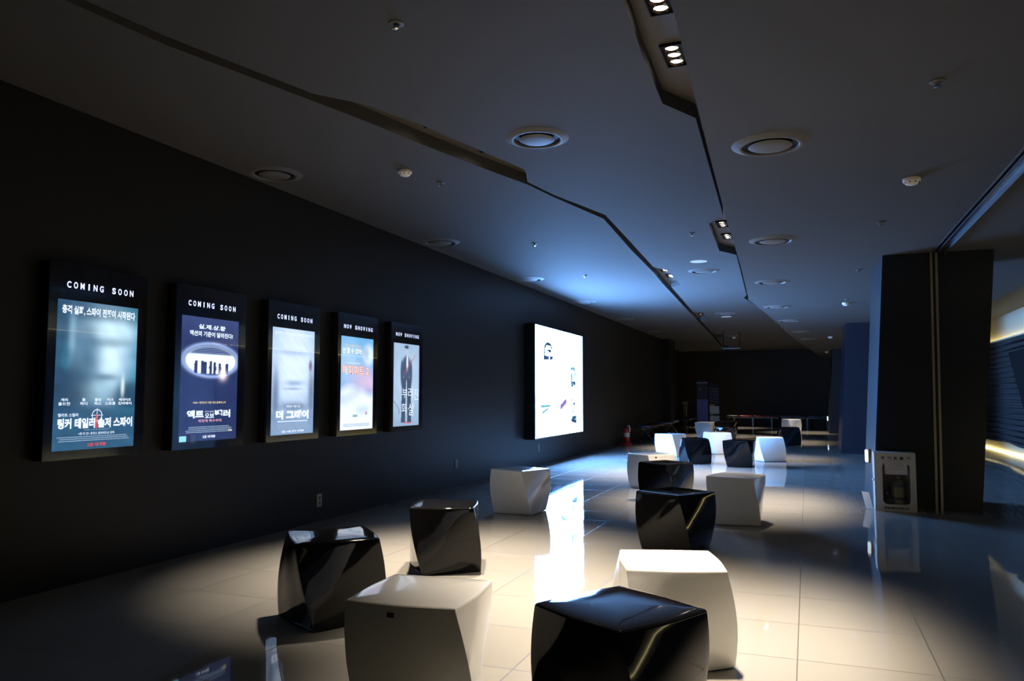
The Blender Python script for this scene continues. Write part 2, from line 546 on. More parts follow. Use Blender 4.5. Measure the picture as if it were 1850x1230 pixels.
DIFF = [(-1.86, 5.38, ZC, 'round air diffuser between the slots, nearest the camera'),
        (-1.45, 12.12, ZC, 'round air diffuser right behind the white ceiling disc'),
        (-1.75, 18.6, ZC, 'round air diffuser before the small far white ceiling disc'),
        (-2.2, 25.5, ZC, 'far round air diffuser before the hanging sign frame'),
        (-4.32, 5.44, ZC, 'dim round air diffuser above the lit posters, nearest the camera'),
        (-4.28, 8.65, ZC, 'dim round air diffuser above the last poster'),
        (-4.26, 11.95, ZC, 'round air diffuser above the near edge of the big lit panel'),
        (-4.25, 15.3, ZC, 'round air diffuser in the blue glow above the big lit panel'),
        (-4.22, 19.0, ZC, 'dark round air diffuser beyond the blue glow by the left wall'),
        (-4.2, 23.0, ZC, 'farthest dark round air diffuser by the left wall'),
        (-0.18, 5.12, ZR, 'largest-looking round air diffuser, on the right ceiling'),
        (-0.29, 8.34, ZR, 'second round air diffuser along the right ceiling'),
        (-0.42, 11.40, ZR, 'third round air diffuser along the right ceiling'),
        (-0.46, 14.61, ZR, 'fourth round air diffuser along the right ceiling, at the slot end'),
        (-0.31, 17.40, ZR, 'fifth round air diffuser along the right ceiling, past the slot end'),
        (-0.10, 20.48, ZR, 'sixth round air diffuser along the right ceiling'),
        (0.10, 23.15, ZR, 'farthest round air diffuser along the right ceiling')]
base = None
for x, y, z, lab in DIFF:
    if base is None: base = make_diffuser(lab, (x, y, z))
    else: dup(base, (x, y, z), None, lab)


def make_detector(label, loc):
    t = thing('smoke_detector', label, 'smoke detector', loc, 0, 'smoke detectors on the ceiling')
    b = NB(); lathe(b, [(0.0005, 0), (0.06, 0), (0.062, -0.012), (0.058, -0.016), (0.060, -0.019), (0.0605, -0.024), (0.038, -0.046), (0.02, -0.052), (0.0005, -0.053)], 32, close=False)
    obj('body', b, 'white', t, smooth=35)
    for k in range(8):
        a = 2 * math.pi * (k + 0.5) / 8
        b = NB(); bmesh.ops.create_uvsphere(b, u_segments=8, v_segments=6, radius=0.0055, matrix=Matrix.Translation((0.0505 * math.cos(a), 0.0505 * math.sin(a), -0.0345)))
        obj('sensor_hole', b, 'black', t)
    return t


base = None
for x, y, z, lab in [(-3.20, 5.76, ZC, 'white smoke detector on the left ceiling, above the posters'),
                     (0.77, 6.31, ZR, 'white smoke detector on the right ceiling, left of the shutter track'),
                     (0.67, 14.44, ZR, 'white smoke detector beside the top of the nearest pillar'),
                     (0.63, 22.52, ZR, 'small white smoke detector beside the top of the second pillar'),
                     (0.70, 30.0, ZR, 'farthest tiny smoke detector by the third pillar'),
                     (-2.2, 26.2, ZC, 'tiny pale smoke detector above the hanging sign frame')]:
    if base is None: base = make_detector(lab, (x, y, z))
    else: dup(base, (x, y, z), None, lab)


def make_sprinkler(label, loc):
    t = thing('fire_sprinkler', label, 'sprinkler', loc, 0, 'fire sprinklers on the ceiling')
    b = NB(); lathe(b, [(0.04, 0.0), (0.04, -0.004), (0.03, -0.008), (0.016, -0.008)], 24, close=False)
    obj('cover_plate', b, 'ring', t, smooth=40)
    b = NB(); lathe(b, [(0.012, 0.0), (0.012, -0.022), (0.02, -0.026), (0.02, -0.032), (0.0005, -0.036)], 16, close=False)
    obj('nozzle', b, 'chrome', t, smooth=40)
    return t


base = None
for x, y, z, lab in [(-1.96, 3.42, ZC, 'fire sprinkler near the top picture edge between the slots'),
                     (-3.08, 6.21, ZC, 'fire sprinkler right of the left smoke detector'),
                     (-3.21, 9.17, ZC, 'fire sprinkler on the left ceiling left of the long dark slot'),
                     (-3.29, 11.88, ZC, 'fire sprinkler in the blue light above the big lit panel'),
                     (-1.24, 9.25, ZC, 'fire sprinkler left of the far right slot bay'),
                     (0.67, 4.38, ZR, 'fire sprinkler nearest the camera on the right ceiling'),
                     (0.68, 7.81, ZR, 'fire sprinkler left of the shutter track, above the nearest pillar'),
                     (0.66, 10.69, ZR, 'fire sprinkler just left of the top of the nearest pillar'),
                     (0.66, 13.87, ZR, 'fire sprinkler just before the detector by the nearest pillar')]:
    if base is None: base = make_sprinkler(lab, (x, y, z))
    else: dup(base, (x, y, z), None, lab)

for x, y, lab in [(-1.416, 11.24, 'flat white round ceiling speaker before a diffuser between the slots'),
                  (-1.80, 19.4, 'small far white round ceiling speaker between the slots')]:
    t = thing('ceiling_speaker', lab, 'speaker', (x, y, ZC), 0, 'white ceiling speakers')
    b = NB(); lathe(b, [(0.112, -0.0005), (0.12, -0.004), (0.12, 0.0)], 40, close=False)
    obj('rim', b, 'white', t, smooth=40)
    b = NB(); lathe(b, [(0.0005, -0.008), (0.08, -0.006), (0.112, -0.001)], 40, close=False)
    obj('grille', b, 'white', t, smooth=40)

# hanging sign frame far down the lobby
t = thing('hanging_sign_frame', 'thin dark sign frame hanging from the far ceiling', 'sign frame', (-2.09, 24.0, ZC))
b = NB(); bx(b, -0.26, 0.26, -0.015, 0.015, -0.52, -0.49); obj('bottom_rail', b, 'frame_grey', t)
for x in (-0.24, 0.23):
    b = NB(); tube(b, [(x, 0, 0), (x, 0, -0.5)], 0.012, 8); obj('hanger_rod', b, 'black', t)
b = NB(); bx(b, -0.25, -0.10, -0.06, 0.06, -0.49, -0.42); obj('lamp_box', b, 'black', t)


# ------------------------------------------------------------------ back-lit prints
def grid_print(name, W, H, nu, nv, fn, parent, place, mat='printing', gain=1.0):
    """a flat print W x H; fn(u, v) -> (n, 3) colours, u and v in 0..1 from the lower left"""
    u, v = np.meshgrid(np.linspace(0, 1, nu), np.linspace(0, 1, nv))
    u = u.ravel(); v = v.ravel()
    verts = [place(a * W, c * H) for a, c in zip(u, v)]
    faces = []
    for j in range(nv - 1):
        for i in range(nu - 1):
            k = j * nu + i
            faces.append((k, k + 1, k + nu + 1, k + nu))
    me = bpy.data.meshes.new(name)
    me.from_pydata(verts, [], faces)
    at = me.color_attributes.new('ink', 'FLOAT_COLOR', 'POINT')
    c = np.ones((len(u), 4)); c[:, :3] = fn(u, v) * gain
    at.data.foreach_set('color', c.astype(np.float32).ravel())
    me.materials.append(M[mat])
    o = bpy.data.objects.new(name, me); COL.objects.link(o); o.parent = parent
    return o


def blob(u, v, cu, cv, ru, rv, soft=0.25):
    d = np.sqrt(((u - cu) / ru) ** 2 + ((v - cv) / rv) ** 2)
    return 1 / (1 + np.exp((d - 1) / (soft * 0.25)))


def mixc(base, col, k):
    return base * (1 - k[:, None]) + np.array(col)[None, :] * k[:, None]


def wob(u, v, s, seed):
    r = np.random.RandomState(seed)
    o = np.zeros_like(u)
    for _ in range(7):
        a, b_, p = r.uniform(-s, s), r.uniform(-s, s), r.uniform(0, 6.28)
        o += np.sin(a * u + b_ * v * 1.5 + p)
    return o / 7


def art_teal(u, v):
    c = np.tile(np.array([0.022, 0.066, 0.145]), (len(u), 1))
    c = mixc(c, (0.02, 0.22, 0.34), blob(u, v, 1.0, 0.62, 0.28, 0.4, 1.2))
    c = mixc(c, (0.02, 0.20, 0.32), blob(u, v, 0.13, 0.62, 0.06, 0.10, 0.6))
    c = mixc(c, (0.28, 0.47, 0.66), blob(u, v, 0.60, 0.66, 0.33, 0.30, 0.7))
    c = mixc(c, (0.55, 0.78, 0.90), blob(u, v, 0.66, 0.82, 0.26, 0.10, 1.2))
    c = mixc(c, (0.62, 0.84, 0.95), blob(u, v, 0.66, 0.62, 0.14, 0.14, 1.4))
    c = mixc(c, (0.07, 0.16, 0.25), blob(u, v, 0.36, 0.60, 0.14, 0.26, 1.3))
    c = mixc(c, (0.05, 0.13, 0.22), blob(u, v, 0.58, 0.735, 0.33, 0.03, 1.2) * 0.55)
    c = mixc(c, (0.08, 0.18, 0.28), blob(u, v, 0.60, 0.49, 0.14, 0.022, 1.2) * 0.8)
    c = mixc(c, (0.32, 0.52, 0.64), blob(u, v, 0.52, 0.40, 0.22, 0.06, 1.3) * 0.8)
    c = mixc(c, (0.03, 0.09, 0.16), blob(u, v, 0.06, 0.72, 0.10, 0.28, 1.0) * 0.8)
    c = mixc(c, (0.02, 0.06, 0.11), blob(u, v, 0.50, 0.93, 0.5, 0.05, 1.0) * 0.6)
    c = mixc(c, (0.02, 0.05, 0.10), blob(u, v, 0.92, 0.36, 0.20, 0.10, 0.7) * 0.9)
    c = mixc(c, (0.75, 0.92, 1.0), blob(u, v, 0.83, 0.43, 0.02, 0.06, 1.2) * 0.8)
    c = mixc(c, (0.02, 0.05, 0.10), blob(u, v, 0.18, 0.42, 0.24, 0.12, 0.9) * 0.8)
    c = mixc(c, (0.25, 0.45, 0.60), blob(u, v, 0.19, 0.78, 0.035, 0.12, 1.4) * 0.7)
    c = mixc(c, (0.03, 0.095, 0.18), np.clip((0.30 - v) / 0.10, 0, 1))
    return np.clip(c * (1 + 0.18 * wob(u, v, 40, 3))[:, None], 0.01, 1.4)


def art_navy(u, v):
    c = np.tile(np.array([0.022, 0.036, 0.115]), (len(u), 1))
    c = mixc(c, (0.06, 0.09, 0.24), np.clip((v - 0.75) / 0.25, 0, 1) * 0.5)
    ring = blob(u, v, 0.52, 0.655, 0.50, 0.145, 0.12) - blob(u, v, 0.52, 0.655, 0.455, 0.125, 0.12)
    c = mixc(c, (0.35, 0.48, 0.85), np.clip(ring, 0, 1))
    k = blob(u, v, 0.52, 0.65, 0.43, 0.118, 0.1) * (v > 0.545)
    c = mixc(c, (1.0, 1.25, 1.5), k)
    c = mixc(c, (0.05, 0.07, 0.20), k * np.clip((v - 0.69) / 0.02, 0, 1))
    for q, hh in ((0.26, .1), (0.37, .1), (0.42, .098), (0.51, .1), (0.58, .095), (0.67, .09), (0.80, .085)):
        k2 = ((abs(u - q) < 0.028 - 0.10 * abs(v - 0.59)) & (v > 0.545) & (v < 0.545 + hh)).astype(float)
        c = mixc(c, (0.03, 0.04, 0.12), k2)
    c = mixc(c, (1.1, 0.95, 1.15), blob(u, v, 0.73, 0.535, 0.05, 0.03, 1.6))
    c = mixc(c, (0.03, 0.045, 0.13), np.clip((0.12 - v) / 0.1, 0, 1) * 0.7)
    return np.clip(c * (1 + 0.15 * wob(u, v, 30, 5))[:, None], 0.01, 1.8)


def art_ice(u, v):
    c = np.tile(np.array([0.42, 0.62, 0.92]), (len(u), 1))
    c = mixc(c, (0.85, 1.02, 1.25), blob(u, v, 0.52, 0.68, 0.46, 0.38, 1.0))
    c = mixc(c, (0.40, 0.56, 0.85), blob(u, v, 0.5, 0.775, 0.36, 0.022, 1.5) * 0.75)
    c = mixc(c, (0.32, 0.46, 0.74), blob(u, v, 0.53, 0.485, 0.17, 0.022, 1.4) * 0.9)
    c = mixc(c, (0.20, 0.26, 0.46), blob(u, v, 0.5, 0.43, 0.17, 0.008, 1.4) * 0.7)
    c = mixc(c, (0.12, 0.17, 0.32), blob(u, v, 0.10, 0.37, 0.07, 0.22, 1.2) * 0.85)
    c = mixc(c, (0.12, 0.17, 0.32), blob(u, v, 0.94, 0.38, 0.07, 0.22, 1.2) * 0.85)
    c = mixc(c, (0.14, 0.19, 0.33), blob(u, v, 0.52, 0.26, 0.32, 0.04, 1.2) * 0.8)
    c = mixc(c, (0.24, 0.36, 0.58), np.clip((0.24 - v) / 0.06, 0, 1) * 0.8)
    c = mixc(c, (0.16, 0.06, 0.20), blob(u, v, 0.91, 0.66, 0.035, 0.05, 1.0) * 0.9)
    return np.clip(c * (1 + 0.10 * wob(u, v, 60, 8))[:, None], 0.02, 1.5)


def art_sky(u, v):
    c = np.tile(np.array([0.12, 0.46, 0.86]), (len(u), 1))
    c = mixc(c, (0.45, 0.72, 1.05), blob(u, v, 0.2, 0.75, 0.4, 0.2, 1.6))
    c = mixc(c, (0.85, 0.62, 0.85), blob(u, v, 0.85, 0.52, 0.45, 0.12, 1.6))
    c = mixc(c, (1.0, 1.1, 1.3), np.clip((0.47 - v + 0.05 * np.sin(u * 5)) / 0.1, 0, 1))
    c = mixc(c, (0.55, 0.72, 1.0), blob(u, v, 0.08, 0.33, 0.2, 0.06, 1.4) * 0.8)
    c = mixc(c, (0.60, 0.78, 1.05), blob(u, v, 0.66, 0.21, 0.2, 0.05, 1.4) * 0.8)
    c = mixc(c, (0.95, 1.1, 1.3), blob(u, v, 0.85, 0.82, 0.16, 0.11, 0.7) * 0.85)
    c = mixc(c, (0.20, 0.28, 0.48), blob(u, v, 0.78, 0.83, 0.08, 0.06, 1.2) * 0.55)
    c = mixc(c, (0.20, 0.26, 0.45), blob(u, v, 0.45, 0.40, 0.13, 0.06, 1.5) * 0.35)
    return np.clip(c * (1 + 0.08 * wob(u, v, 25, 11))[:, None], 0.05, 1.5)


def art_grey(u, v):
    c = np.tile(np.array([0.33, 0.47, 0.66]), (len(u), 1))
    c = mixc(c, (0.52, 0.70, 0.92), blob(u, v, 0.5, 0.55, 0.55, 0.4, 1.4))
    c = mixc(c, (0.30, 0.42, 0.60), np.clip((0.18 - v) / 0.2, 0, 1) * 0.6)
    dark = (0.075, 0.115, 0.20)
    c = mixc(c, dark, blob(u, v, 0.50, 0.70, 0.18, 0.155, 0.25))
    c = mixc(c, dark, blob(u, v, 0.33, 0.64, 0.055, 0.16, 0.4))
    c = mixc(c, dark, blob(u, v, 0.67, 0.64, 0.055, 0.16, 0.4))
    c = mixc(c, (0.07, 0.10, 0.17), ((abs(u - 0.41 + 0.05 * (0.5 - v)) < 0.075) & (v < 0.58) & (v > 0.04)).astype(float))
    c = mixc(c, (0.07, 0.10, 0.17), ((abs(u - 0.60 - 0.05 * (0.5 - v)) < 0.075) & (v < 0.58) & (v > 0.04)).astype(float))
    c = mixc(c, (0.75, 0.90, 1.1), blob(u, v, 0.53, 0.78, 0.035, 0.09, 0.6))
    c = mixc(c, (0.48, 0.60, 0.76), blob(u, v, 0.50, 0.915, 0.07, 0.05, 0.3))
    c = mixc(c, (0.06, 0.09, 0.15), blob(u, v, 0.50, 0.962, 0.085, 0.022, 0.4))
    return np.clip(c * (1 + 0.08 * wob(u, v, 20, 13))[:, None], 0.02, 1.3)


def small_lines(bm, place, u0, u1, vs, h, seed, centre=True):
    """rows of print too small to read: broken dashes"""
    r = random.Random(seed)
    for v in vs:
        a = u0 + r.uniform(0, 0.08) * (u1 - u0); e = u1 - r.uniform(0, 0.08) * (u1 - u0)
        while a < e:
            l = r.uniform(0.006, 0.020)
            q = [bm.verts.new(place(x, y)) for x, y in ((a, v), (min(a + l, e), v), (min(a + l, e), v + h), (a, v + h))]
            bm.faces.new(q)
            a += l + 0.0035


def ring_flat(bm, place, cu, cv, r0, r1, n=28):
    A = [bm.verts.new(place(cu + r0 * math.cos(6.2832 * k / n), cv + r0 * math.sin(6.2832 * k / n))) for k in range(n)]
    B = [bm.verts.new(place(cu + r1 * math.cos(6.2832 * k / n), cv + r1 * math.sin(6.2832 * k / n))) for k in range(n)]
    for k in range(n): bm.faces.new((A[k], A[(k + 1) % n], B[(k + 1) % n], B[k]))


def quad(bm, place, u0, u1, v0, v1):
    bm.faces.new([bm.verts.new(place(x, y)) for x, y in ((u0, v0), (u1, v0), (u1, v1), (u0, v1))])


E_WHITE = emit('lit white print', (0.86, 0.97, 1.15), 1.15)
E_PALE = emit('lit pale blue print', (0.45, 0.62, 0.85), 0.8)
E_RED = emit('lit red print', (0.85, 0.10, 0.12), 0.9)
E_YEL = emit('lit yellow print', (0.95, 0.80, 0.45), 0.9)
E_PINK = emit('lit pink print', (0.9, 0.45, 0.6), 0.8)
E_DARK = emit('lit dark print', (0.10, 0.16, 0.28), 0.6)
E_ORANGE = emit('lit orange print', (1.0, 0.30, 0.08), 1.0)
PW, PH = 0.645, 0.985     # print size


def poster_case(k, y, header, art, label):
    t = thing('lit_poster_case', label, 'poster case', (XW, y, 0.84), 0, 'lit poster cases on the dark wall')
    W, H = 0.785, 1.285
    pu, pv = 0.064, 0.058
    b = NB(); bx(b, 0.0, 0.084, 0, W, 0, H, 0.003, 1); obj('case_body', b, 'casebody', t)
    b = NB()
    bx(b, 0.084, 0.094, 0, pu, 0, H); bx(b, 0.084, 0.094, pu + PW, W, 0, H)
    bx(b, 0.084, 0.094, pu, pu + PW, 0, pv); bx(b, 0.084, 0.094, pu, pu + PW, pv + PH, H)
    obj('front_border', b, 'acryl', t)
    b = NB(); bx(b, 0.0965, 0.1005, 0, W, 0, H); obj('glass_cover', b, 'glass', t)
    b = NB()
    pl = lambda u, v: (0.0952, u, v)
    if header == 'COMING SOON': put_text(b, header, 0.115, 0.665, 1.122, 1.166, pl, 0.03, spacing=0.62)
    else: put_text(b, header, 0.10, 0.685, 1.125, 1.168, pl, 0.03, spacing=0.66)
    obj('header_lettering', b, 'letter', t)
    pr = grid_print('poster', PW, PH, 90, 136, art, t, lambda u, v: (0.0865, pu + u, pv + v), gain=(1.3, 1.3, 1.02, 1.05, 1.1)[k])
    q = lambda u, v: (0.0885, pu + u * PW, pv + v * PH)
    q2 = lambda u, v: (0.0892, pu + u * PW, pv + v * PH)

    def layer(name, mat, fn):
        b = NB(); fn(b); obj(name, b, mat, pr)
    if k == 0:
        def f(b):
            put_text(b, '충격 실화, 스파이 전쟁이 시작된다', 0.06, 0.96, 0.905, 0.967, q, 0.035)
            for nm, sn, u in (('게리', '올드먼', .06), ('톰', '하디', .285), ('콜린', '퍼스', .455), ('마크', '스트롱', .61), ('베네딕트', '컴버배치', .80)):
                cu = u + .065
                put_text(b, nm, cu - .02 * len(nm), cu + .02 * len(nm), .325, .345, q, 0.02)
                put_text(b, sn, cu - .022 * len(sn), cu + .022 * len(sn), .298, .320, q, 0.02)
            put_text(b, '팅커 테일러 솔저 스파이', 0.06, 0.97, 0.142, 0.212, q, 0.045)
            put_text(b, '엘리트 스릴러', 0.06, 0.29, 0.222, 0.245, q, 0.015)
            put_text(b, '<렛 미 인> 토마스 알프레드슨 감독', 0.30, 0.74, 0.097, 0.115, q, 0.01)
        layer('printed_lettering', E_WHITE, f)
        layer('small_print', E_PALE, lambda b: (small_lines(b, q, .05, .96, (.083, .070, .057), .006, 1),
                                                 put_text(b, 'TINKER TAILOR SOLDIER SPY', .36, .68, .127, .135, q)))
        layer('release_date', E_RED, lambda b: (put_text(b, '2월 대개봉', .41, .64, .018, .042, q, 0.03), quad(b, q2, .50, .525, .14, .235)))

        def g(b):
            sc = PH / PW
            n = 28
            for k_ in range(n):
                a0, a1 = 6.2832 * k_ / n, 6.2832 * (k_ + 1) / n
                P = [(0.515 + r * math.cos(a) , 0.228 + r / sc * math.sin(a)) for r, a in ((.055, a0), (.055, a1), (.063, a1), (.063, a0))]
                b.faces.new([b.verts.new(q2(*z)) for z in P])
            quad(b, q2, .44, .59, .2265, .2295); quad(b, q2, .512, .518, .175, .275)
        layer('crosshair_emblem', E_WHITE, g)
    if k == 1:
        def f(b):
            put_text(b, '실.제.상.황', .28, .75, .905, .945, q, 0.03, 0.12)
            put_text(b, '액션의 기준이 달라진다!', .14, .89, .845, .888, q, 0.03)
            put_text(b, '액트', .13, .41, .182, .247, q, 0.05)
            put_text(b, '오브', .43, .59, .182, .220, q, 0.03)
            put_text(b, '밸러', .60, .88, .182, .247, q, 0.05)
            put_text(b, 'ACT of VALOR', .43, .58, .228, .240, q)
            put_text(b, '2월 대개봉', .40, .62, .020, .042, q, 0.03)
        layer('printed_lettering', E_WHITE, f)
        layer('small_print', E_PALE, lambda b: small_lines(b, q, .10, .92, (.108, .094, .080, .066), .007, 2))
        layer('yellow_line', E_YEL, lambda b: (put_text(b, '<300> 제작진의 리얼 액션 블록버스터', .22, .79, .298, .317, q, 0.02), quad(b, q, .85, .92, .066, .078)))
        layer('red_line', E_PINK, lambda b: put_text(b, '최정예 특수부대', .32, .72, .148, .172, q, 0.03))
        layer('round_rails', E_PALE, lambda b: [quad(b, q2, .12 + .035 * i, .90 - .035 * i, .715 + .014 * i, .718 + .014 * i) for i in range(4)])
        layer('corner_label', emit('lit cyan label', (0.35, 0.85, 0.95), 1.0), lambda b: quad(b, q2, .02, .13, -.02, .045))
    if k == 2:
        def f(b):
            put_text(b, '상상하는 모든 재난이 한번에 닥쳐온다', .06, .95, .935, .965, q, 0.01)
            put_text(b, '더 그레이', .12, .88, .142, .228, q, 0.07)
            put_text(b, '<테이큰> 리암 니슨', .34, .67, .252, .274, q, 0.02)
            put_text(b, '2월 16일 전국 대개봉', .25, .77, .018, .040, q, 0.03)
            small_lines(b, q, .12, .90, (.118,), .010, 5)
        layer('printed_lettering', E_WHITE, f)
        layer('small_print', E_PALE, lambda b: small_lines(b, q, .12, .90, (.096, .082, .068, .054), .007, 3))
    if k == 3:
        layer('yellow_line', E_YEL, lambda b: (put_text(b, '펭귄 나라를 구할 춤꾼들', .13, .60, .890, .915, q, 0.02), put_text(b, '넌 할 수 있어!', .07, .64, .815, .880, q, 0.05)))
        layer('printed_lettering', E_WHITE, lambda b: (put_text(b, '넌 할 수 있어!', .06, .63, .818, .883, q2, 0.02), put_text(b, '해피피트 2', .06, .85, .590, .690, q2, 0.00), small_lines(b, q, .18, .60, (.712,), .008, 9)))
        layer('title_lettering', E_ORANGE, lambda b: put_text(b, '해피피트 2', .05, .86, .585, .695, q, 0.06))
        layer('small_print', E_PALE, lambda b: (small_lines(b, q, .08, .92, (.058, .046, .034), .007, 4), quad(b, q, .38, .52, .135, .160)))
        layer('star_emblem', E_PINK, lambda b: ring_flat(b, lambda u, v: (0.0885, pu + u, pv + v), .51, .17, .0, .022, 5))
    if k == 4:
        def f(b):
            for s, u0, u1, v0, v1 in (('부', .34, .53, .335, .455), ('러', .57, .76, .335, .465), ('진', .80, .97, .315, .455), ('화', .32, .52, .155, .275), ('살', .58, .80, .125, .275)):
                put_text(b, s, u0, u1, v0, v1, q, 0.0)
        layer('printed_lettering', E_WHITE, f)

        def g(b):
            small_lines(b, lambda u, v: q(.40 + (u - .40) * .78, .62 + (u - .40) * .42 + v), .40, 1.0, (0.0, 0.012), .008, 6)
            small_lines(b, q, .40, .68, (.03,), .016, 7)
        layer('red_line', E_RED, g)
        layer('small_print', E_PALE, lambda b: (small_lines(b, q, .04, .38, (.03,), .010, 8), small_lines(b, q, .70, .97, (.03,), .010, 10)))

        def a(b):
            P = [(.02, .30), (.10, .265), (.18, .225), (.25, .175), (.24, .15), (.20, .16), (.21, .19), (.25, .215), (.30, .30)]
            for (x0, y0), (x1, y1) in zip(P, P[1:]):
                b.faces.new([b.verts.new(q(*z)) for z in ((x0, y0), (x1, y1), (x1 + .008, y1 + .006), (x0 + .008, y0 + .006))])
        layer('ink_strokes', E_DARK, a)
    return t


poster_case(0, 3.490, 'COMING SOON', art_teal, 'nearest and leftmost lit poster case, teal print with a red dated line')
poster_case(1, 4.550, 'COMING SOON', art_navy, 'second lit poster case from the left, navy print with dark figures in an oval')
poster_case(2, 5.635, 'COMING SOON', art_ice, 'middle lit poster case, icy white-blue print with bold white title')
poster_case(3, 6.735, 'NOW SHOWING', art_sky, 'fourth lit poster case, sky blue and white print with an orange title')
poster_case(4, 7.825, 'NOW SHOWING', art_grey, 'rightmost small lit poster case, grey-blue print of a standing suited person')

# ------------------------------------------------------------------ the big lit panel
t = thing('lit_advertising_panel', 'big glaring white-blue lit panel on the left wall', 'light box', (XW, 12.60, 0.50))
PWB, PHB = 3.07, 2.035
b = NB(); bx(b, 0, 0.188, 0, PWB, 0, PHB, 0.004, 1); obj('case_body', b, 'casebody', t)


def art_panel(u, v):
    c = np.tile(np.array(LIGHTBOX_COL) * LIGHTBOX, (len(u), 1))
    return c * (1 + 0.05 * wob(u, v, 12, 17))[:, None]


lit = grid_print('lit_print', PWB - 0.05, PHB - 0.05, 180, 120, art_panel, t, lambda u, v: (0.1895, 0.025 + u, 0.025 + v))
pp = lambda u, v: (0.1905, 0.025 + u * (PWB - 0.05), 0.025 + v * (PHB - 0.05))
pf = lambda u, v: (0.1912, 0.025 + u * (PWB - 0.05), 0.025 + v * (PHB - 0.05))


def stroke(bm, place, pts, wd):
    for (x0, y0), (x1, y1) in zip(pts, pts[1:]):
        dx, dy = x1 - x0, (y1 - y0) * PHB / PWB
        l = math.hypot(dx, dy); nx, ny = -dy / l * wd, dx / l * wd * PWB / PHB
        bm.faces.new([bm.verts.new(place(*z)) for z in ((x0 - nx, y0 - ny), (x1 - nx, y1 - ny), (x1 + nx, y1 + ny), (x0 + nx, y0 + ny))])


def shards(bm, place, u0, u1, v0, v1, n, size, seed):
    rr_ = random.Random(seed)
    for _ in range(n):
        cu, cv = rr_.uniform(u0, u1), rr_.uniform(v0, v1)
        a0 = rr_.uniform(0, 6.28)
        P = []
        for k in range(5):
            a = a0 + 6.2832 * k / 5; q_ = size * rr_.uniform(0.35, 1.0)
            P.append((min(u1, max(u0, cu + q_ * math.cos(a) * 0.7)), min(v1, max(v0, cv + q_ * math.sin(a) * 1.4))))
        bm.faces.new([bm.verts.new(place(*z)) for z in P])


DARK = emit('lit ink blue print', (0.05, 0.12, 0.30), 0.8)
b = NB()
shards(b, pp, .17, .32, .70, .74, 14, 0.034, 1); shards(b, pp, .19, .30, .74, .80, 6, 0.030, 2)
stroke(b, pp, [(.165, .70), (.17, .80), (.20, .845)], 0.0120); stroke(b, pp, [(.33, .70), (.325, .80), (.29, .85), (.20, .845)], 0.0100)
obj('printed_pattern', b, DARK, lit)
b = NB()
shards(b, pp, .725, .83, .46, .52, 14, 0.038, 3); shards(b, pp, .74, .82, .62, .66, 8, 0.034, 5)
obj('printed_pattern', b, DARK, lit)
b = NB()
shards(b, pp, .74, .84, .12, .17, 12, 0.038, 6); shards(b, pp, .76, .82, .26, .31, 8, 0.027, 8)
stroke(b, pp, [(.72, .13), (.85, .105)], 0.0120)
obj('printed_pattern', b, DARK, lit)
b = NB()
shards(b, pf, .715, .76, .46, .60, 16, 0.042, 11); shards(b, pf, .75, .78, .13, .27, 14, 0.034, 12); shards(b, pf, .80, .83, .50, .62, 8, 0.027, 14)
shards(b, pf, .71, .82, .63, .665, 10, 0.030, 13)
b.faces.new([b.verts.new(pf(*z)) for z in ((.115, .262), (.29, .268), (.285, .29), (.115, .288))])
stroke(b, pf, [(.105, .50), (.11, .27), (.105, .0)], 0.0080); stroke(b, pf, [(.28, .26), (.275, .0)], 0.0060)
stroke(b, pf, [(.12, .215), (.24, .255)], 0.0080)
obj('printed_pattern', b, emit('lit cyan print', (0.22, 0.60, 0.80), 0.9), lit)
b = NB()
stroke(b, pf, [(.39, .47), (.40, .435), (.47, .25), (.52, .0)], 0.0070); stroke(b, pf, [(.48, .255), (.62, .325)], 0.0180)
stroke(b, pf, [(.72, .46), (.72, .31), (.83, .45)], 0.0080); stroke(b, pf, [(.845, .44), (.84, .10)], 0.0060)
stroke(b, pf, [(.915, .155), (.935, .10), (.94, .0)], 0.0120)
obj('printed_pattern', b, emit('lit violet print', (0.35, 0.25, 0.75), 0.9), lit)
b = NB()
bx(b, 0.188, 0.198, 0, 0.025, 0, PHB); bx(b, 0.188, 0.198, PWB - 0.025, PWB, 0, PHB)
bx(b, 0.188, 0.198, 0.025, PWB - 0.025, 0, 0.025); bx(b, 0.188, 0.198, 0.025, PWB - 0.025, PHB - 0.025, PHB)
obj('edge_frame', b, 'casebody', t)

# ------------------------------------------------------------------ wall sockets
t = thing('wall_socket', 'pale double socket low on the wall under the posters', 'socket', (XW, 6.59, 0.148))
b = NB(); bx(b, 0, 0.008, -0.04, 0.04, 0, 0.125, 0.002, 1); obj('plate', b, 'greyplate', t)
for z in (0.036, 0.088):
    b = NB(); bmesh.ops.create_cone(b, cap_ends=True, segments=20, radius1=0.02, radius2=0.018, depth=0.004, matrix=Matrix.Translation((0.0095, 0, z)) @ Matrix.Rotation(R(90), 4, 'Y'))
    obj('outlet', b, 'socket', t)
t = thing('wall_socket', 'dark flat wall plate low between the posters and the big panel', 'socket', (XW, 9.82, 0.25))
b = NB(); bx(b, 0, 0.008, -0.04, 0.04, 0, 0.125, 0.002, 1); obj('plate', b, 'socket', t)
t = thing('wall_socket', 'dark flat wall plate low under the big lit panel', 'socket', (XW, 13.35, 0.25))
b = NB(); bx(b, 0, 0.008, -0.04, 0.04, 0, 0.14, 0.002, 1); obj('plate', b, 'socket', t)

# ------------------------------------------------------------------ twisted stools
SH = 0.472
TW = R(21)


